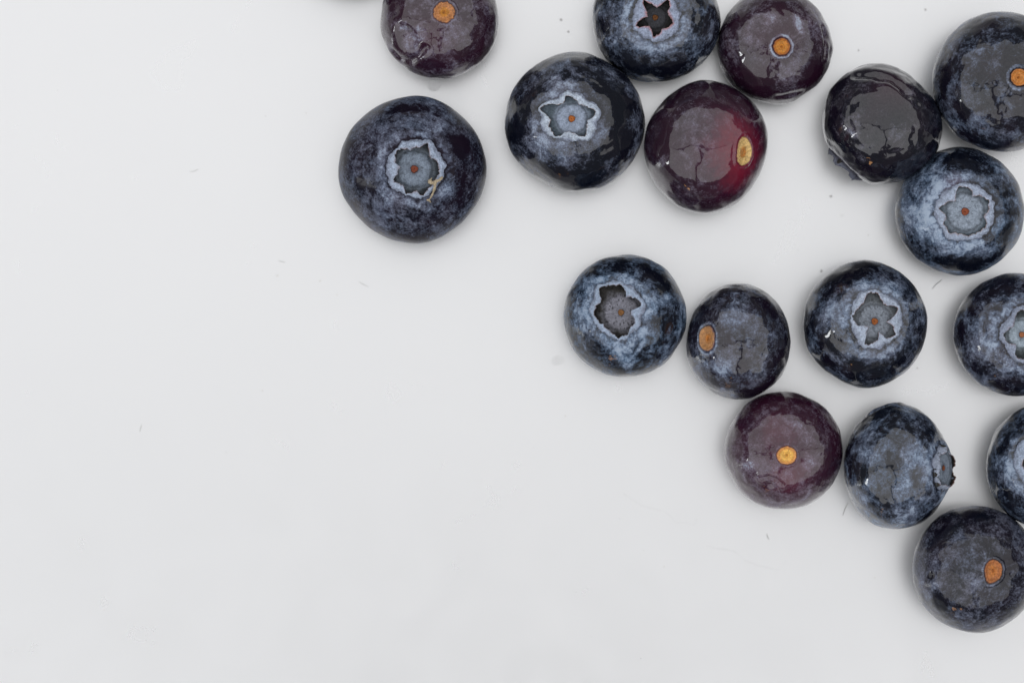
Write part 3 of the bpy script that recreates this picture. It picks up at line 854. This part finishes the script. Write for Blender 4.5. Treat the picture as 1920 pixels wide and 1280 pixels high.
O_ = dict(c=(1681, 874), r=112, seed=25, kind='calyx', pole3=(0.87, -0.03, 0.42), k=0.94, erect=0.11, wax=0.46, hue=0.65, red=0.06, con=1.1,
          label='scuffed grey-blue berry tilted so its torn crown faces sideways',
          side=True, opening_r=0.34, depth=0.06, lift=0.02, dome=0.0, pale=(0.30, 0.34, 0.42), floor=(0.22, 0.26, 0.32), floor_edge=(0.13, 0.155, 0.19), lip=(0.16, 0.08, 0.05), rim_red=0.2, inner=(0.02, 0.018, 0.015),
          sil={0: 0.955, 25: 0.94, 45: 0.97, 70: 1.04, 90: 1.07, 110: 1.03, 125: 0.97, 150: 0.95, 180: 0.93, 215: 0.97, 240: 1.03, 270: 1.065, 300: 1.03, 330: 0.97},
          shape=[('fold', [(1610, 785), (1640, 772), (1675, 762)], 6, 0.03)],
          marks=[('wax', 1645, 840, 36, 0.10, 1.6, 60), ('wax', 1640, 890, 30, 0.12), ('wax', 1615, 895, 16, -0.4, 2.4, 70), ('wax', 1680, 870, 18, -0.3, 1.6, 60), ('wax', 1710, 850, 30, 0.1), ('wax', 1700, 815, 20, -0.3), ('wax', 1732, 890, 26, 0.3, 1.6, 80), ('wax', 1735, 970, 30, -0.5, 2.2, 35),
                 ('wax', 1590, 880, 26, -0.3, 2.4, 85), ('wax', 1640, 780, 50, -0.3, 2.2, 25), ('wax', 1660, 970, 60, 0.12)])
P_ = dict(c=(1971, 873), r=122, seed=26, kind='calyx', pole=(1955, 862), k=0.88, wax=0.46, hue=0.7, red=0.04,
          label='berry mostly out of frame at the side edge, showing a sliver of pale crown',
          open=star((1955, 862), 26, 44, 0.3, seed=4), crown=[(1955 + 60 * math.cos(a), 862 + 60 * math.sin(a)) for a in np.linspace(0, 6.28, 14)[:-1]],
          depth=0.1, marks=[('wax', 1895, 860, 26, 0.15), ('wax', 1880, 890, 20, 0.1), ('wax', 1875, 840, 20, -0.3), ('wax', 1900, 800, 26, -0.1), ('wax', 1905, 950, 36, -0.2)])
Q_ = dict(gloss=0.6, c=(1829, 1066), r=119, seed=27, kind='stem', pole=(1867, 1069), scar_r=(20, 23), scar_col=[(0.46, 0.17, 0.04), (0.34, 0.12, 0.035), (0.07, 0.025, 0.02)],
          core=0.5, tail=-2.0, ragged=0.12, dish=0.01, wax=0.42, hue=0.35, red=0.10, con=0.7,
          label='lowest berry, dusky blue with a rusty brown teardrop scar',
          shape=[('dent', 1746, 1078, 7, 0.03)],
          marks=[('wax', 1800, 1020, 40, 0.08), ('wax', 1770, 1000, 36, -0.3, 1.8, 30), ('wax', 1745, 1078, 9, -0.5), ('wax', 1790, 1105, 24, -0.2), ('wax', 1830, 1110, 40, 0.12), ('wax', 1760, 1130, 22, -0.2), ('wax', 1820, 960, 60, -0.25, 3, 0),
                 ('line', [(1880, 1088), (1897, 1105)], 2.5, -0.35), ('line', [(1848, 1040), (1815, 1015)], 1.5, -0.2), ('line', [(1850, 1035), (1825, 1000)], 1.5, 0.15), ('line', [(1848, 1090), (1840, 1105)], 1.5, -0.2)])
# the berry just beyond the top edge: only its shade enters the picture
R_ = dict(c=(655, -128), r=116, seed=28, kind='stem', pole=(660, -120), scar_r=(20, 20), scar_col=OR, wax=0.4,
          label='berry beyond the top edge whose soft shade falls beside the puckered one')

def side_outline(B):
    """opening and crown of a berry seen from the side, in the pole's own frame"""
    rs = np.random.RandomState(B['seed'])
    ph = np.linspace(-math.pi, math.pi, 256, endpoint=False)
    k = 0.5 + 0.5 * np.cos(5 * ph + 1.0)
    ro = B['opening_r'] * (0.92 + 0.08 * k + 0.05 * np.sin(ph * 3 + 2) + 0.03 * np.sin(ph * 11))
    rc = B['opening_r'] * (1.22 + 0.05 * np.sin(ph * 5 + 1.0) + 0.04 * np.sin(2 * ph))
    return ro, rc


_curve = Berry.curve


def curve(self, pts, n, smooth=1):
    if self.B.get('side'):
        ro, rc = side_outline(self.B)
        return np.linspace(-math.pi, math.pi, n, endpoint=False), (ro if pts == 'open' else rc)
    return _curve(self, pts, n, smooth)


Berry.curve = curve
for b in (G_, O_):
    b['open'], b['crown'] = 'open', 'crown'

# ------------------------------------------------------------------ the white surface
BOARD = surface_material()


def build_surface():
    n = 24
    w, h = 0.60, 0.46
    V = [(-w / 2, -h / 2, 0), (w / 2, -h / 2, 0), (w / 2, h / 2, 0), (-w / 2, h / 2, 0),
         (-w / 2, -h / 2, -0.012), (w / 2, -h / 2, -0.012), (w / 2, h / 2, -0.012), (-w / 2, h / 2, -0.012)]
    F = [(0, 1, 2, 3), (7, 6, 5, 4), (0, 4, 5, 1), (1, 5, 6, 2), (2, 6, 7, 3), (3, 7, 4, 0)]
    me = bpy.data.meshes.new('white_surface')
    me.from_pydata(V, [], F)
    me.materials.append(BOARD)
    o = link('white_surface', me)
    o['kind'] = 'structure'
    o['label'] = 'smooth white board the berries lie on'
    return o


build_surface()
for B in (A_, B_, C_, D_, E_, F_, G_, H_, I_, J_, K_, L_, M_, N_, O_, P_, Q_, R_):
    Berry(B).build()


# ------------------------------------------------------------------ small things on the board
def P0(px, py, z=0.0):
    f = (CAM[2] - z) / DIST
    return np.array([(px - 960) * S * f, -(py - 640) * S * f, z])


def water_material():
    k = Nodes('clear_water')
    k.b.inputs['Base Color'].default_value = (1, 1, 1, 1)
    k.b.inputs['Roughness'].default_value = 0.02
    k.b.inputs['IOR'].default_value = 1.33
    k.b.inputs['Transmission Weight'].default_value = 1.0
    return k.m


def plain_material(name, c, rough=0.6):
    k = Nodes(name)
    tc = k.n('ShaderNodeTexCoord')
    f = k.noise(tc.outputs['Object'], 3000, 2)
    k.link(k.mix(f, tuple(x * 0.75 for x in c) + (1,), tuple(min(1, x * 1.2) for x in c) + (1,)), k.b.inputs['Base Color'])
    k.b.inputs['Roughness'].default_value = rough
    return k.m


WATER = water_material()
LINT = plain_material('grey_lint', (0.68, 0.68, 0.67))
CRUMB = plain_material('crumb', (0.80, 0.795, 0.78))


def droplet(px, py, rx, ry, rot, seed, label, h=0.12):
    nz = Noise(seed)
    n, m = 40, 12
    ph = np.linspace(0, 2 * math.pi, n, endpoint=False)
    cn = np.stack([np.cos(ph), np.sin(ph), np.zeros(n)], axis=-1)
    wob = 1 + 0.16 * nz.fbm(cn * 1.3 + 5, 3)
    c, s_ = math.cos(math.radians(rot)), math.sin(math.radians(rot))
    V = []
    for i in range(m):
        q = 1 - i / m
        r = wob * q
        x, y = rx * r * np.cos(ph), ry * r * np.sin(ph)
        V.append(np.stack([(c * x - s_ * y) * S, (s_ * x + c * y) * S, np.full(n, 0.5 * h * min(rx, ry) * S * (1 - q * q))], axis=-1))
    V.append(np.array([[0, 0, 0.5 * h * min(rx, ry) * S]]))
    me = grid_mesh('water_droplet', np.concatenate(V) - np.array([0, 0, 0.000006]), m, n, cap=True, mat=WATER)
    o = link('water_droplet', me)
    o.location = P0(px, py)
    tag(o, label, 'droplet', 'water droplets on the white surface')


droplet(814, 161, 13, 12, 0, 1, 'clear water droplet just below the puckered purple berry')
droplet(1046, 676, 14, 11, 10, 2, 'clear water droplet beside the mottled berry with speckled crown')


def fibre(pts, rad, label):
    Q = catmull([P0(x, y, rad * S * 1.05) for x, y in pts])
    c = Q.mean(axis=0)
    c[2] = 0
    t = np.linspace(-1, 1, len(Q))
    me = tube_mesh('fibre', Q - c, rad * S * (1 - 0.5 * np.abs(t) ** 3), LINT, sides=8)
    o = link('fibre', me)
    o.location = c
    tag(o, label, 'fibre', 'bits of lint on the white surface')


fibre([(1748, 541), (1755, 533), (1759, 530), (1766, 524)], 0.8, 'thin grey fibre below the palest blue berry')
fibre([(1438, 1000), (1439, 1006), (1442, 1011)], 1.1, 'short dark bit of lint below the plum-purple berry')
fibre([(266, 795), (264, 801), (262, 809)], 0.8, 'short fine fibre far out on the empty board')
fibre([(672, 528), (681, 533), (691, 538)], 0.6, 'fine hair on the open board below the largest berry')
fibre([(1590, 942), (1585, 952), (1580, 966)], 0.9, 'pale slanting fibre beside the scuffed grey-blue berry')
fibre([(522, 489), (530, 491), (535, 492)], 0.7, 'tiny hair on the empty board west of the largest berry')
fibre([(355, 322), (364, 321), (372, 317)], 0.6, 'faint curved hair in the upper open area')


def film(pts, rad, label):
    Q = catmull([P0(x, y, 0) for x, y in pts])
    c = Q.mean(axis=0)
    nz = Noise(len(pts))
    w = rad * S * (0.5 + 0.9 * np.abs(nz(np.stack([np.arange(len(Q)) * 0.23] * 3, axis=-1) + 0.4)))
    me = tube_mesh('dried_smear', (Q - c) * np.array([1, 1, 0]), w, BOARD, sides=8)
    v = np.zeros(len(me.vertices) * 3)
    me.vertices.foreach_get('co', v)
    v = v.reshape(-1, 3)
    v[:, 2] *= 0.10
    me.vertices.foreach_set('co', v.ravel())
    o = link('dried_smear', me)
    o.location = c + np.array([0, 0, 0.00001])
    tag(o, label, 'smear', 'dried smears on the white surface')


film([(1170, 925), (1205, 948), (1235, 955), (1252, 962), (1270, 980), (1284, 978), (1300, 984), (1306, 972)], 0.6, 'dried wavy smear on the board, the one with the hooked end')
film([(1325, 1022), (1345, 1028), (1375, 1032), (1395, 1048), (1425, 1060), (1455, 1066), (1470, 1060), (1473, 1050)], 0.6, 'long dried smear running below the plum-purple berry')

# scattered dust
rs = np.random.RandomState(5)
spots = [(1558, 369, 3.2), (1540, 508, 3.0), (1052, 38, 3.0), (1066, 60, 2.4), (492, 732, 2.2), (600, 527, 2.8), (632, 553, 2.2), (1610, 95, 2.0), (1735, 18, 3.4), (1245, 1062, 2.0),
         (520, 517, 2.6), (574, 212, 1.8), (1060, 780, 2.0), (1128, 675, 1.6), (1600, 688, 1.8), (1500, 755, 2.0), (498, 218, 1.8), (1628, 441, 1.4), (1720, 690, 1.8), (1640, 1082, 2.0)]
spots += [(rs.uniform(0, 1900), rs.uniform(0, 1270), rs.uniform(0.4, 0.9)) for _ in range(40)]
V, F = [], []
for px, py, r in spots:
    c = P0(px, py)
    b = len(V)
    k = 7
    for i in range(k):
        a = 2 * math.pi * i / k
        q = r * S * rs.uniform(0.6, 1.2)
        V.append((c[0] + q * math.cos(a), c[1] + q * math.sin(a), 0.00001))
    for i in range(k):
        a = 2 * math.pi * i / k
        q = r * S * rs.uniform(0.3, 0.6)
        V.append((c[0] + q * math.cos(a), c[1] + q * math.sin(a), r * S * rs.uniform(0.08, 0.16)))
    F += [(b + i, b + (i + 1) % k, b + k + (i + 1) % k, b + k + i) for i in range(k)] + [tuple(b + k + i for i in range(k))]
me = bpy.data.meshes.new('dust')
me.from_pydata(V, [], F)
me.materials.append(CRUMB)
o = link('dust', me)
o['kind'] = 'stuff'
o['label'] = 'fine grey dust specks scattered over the white board'
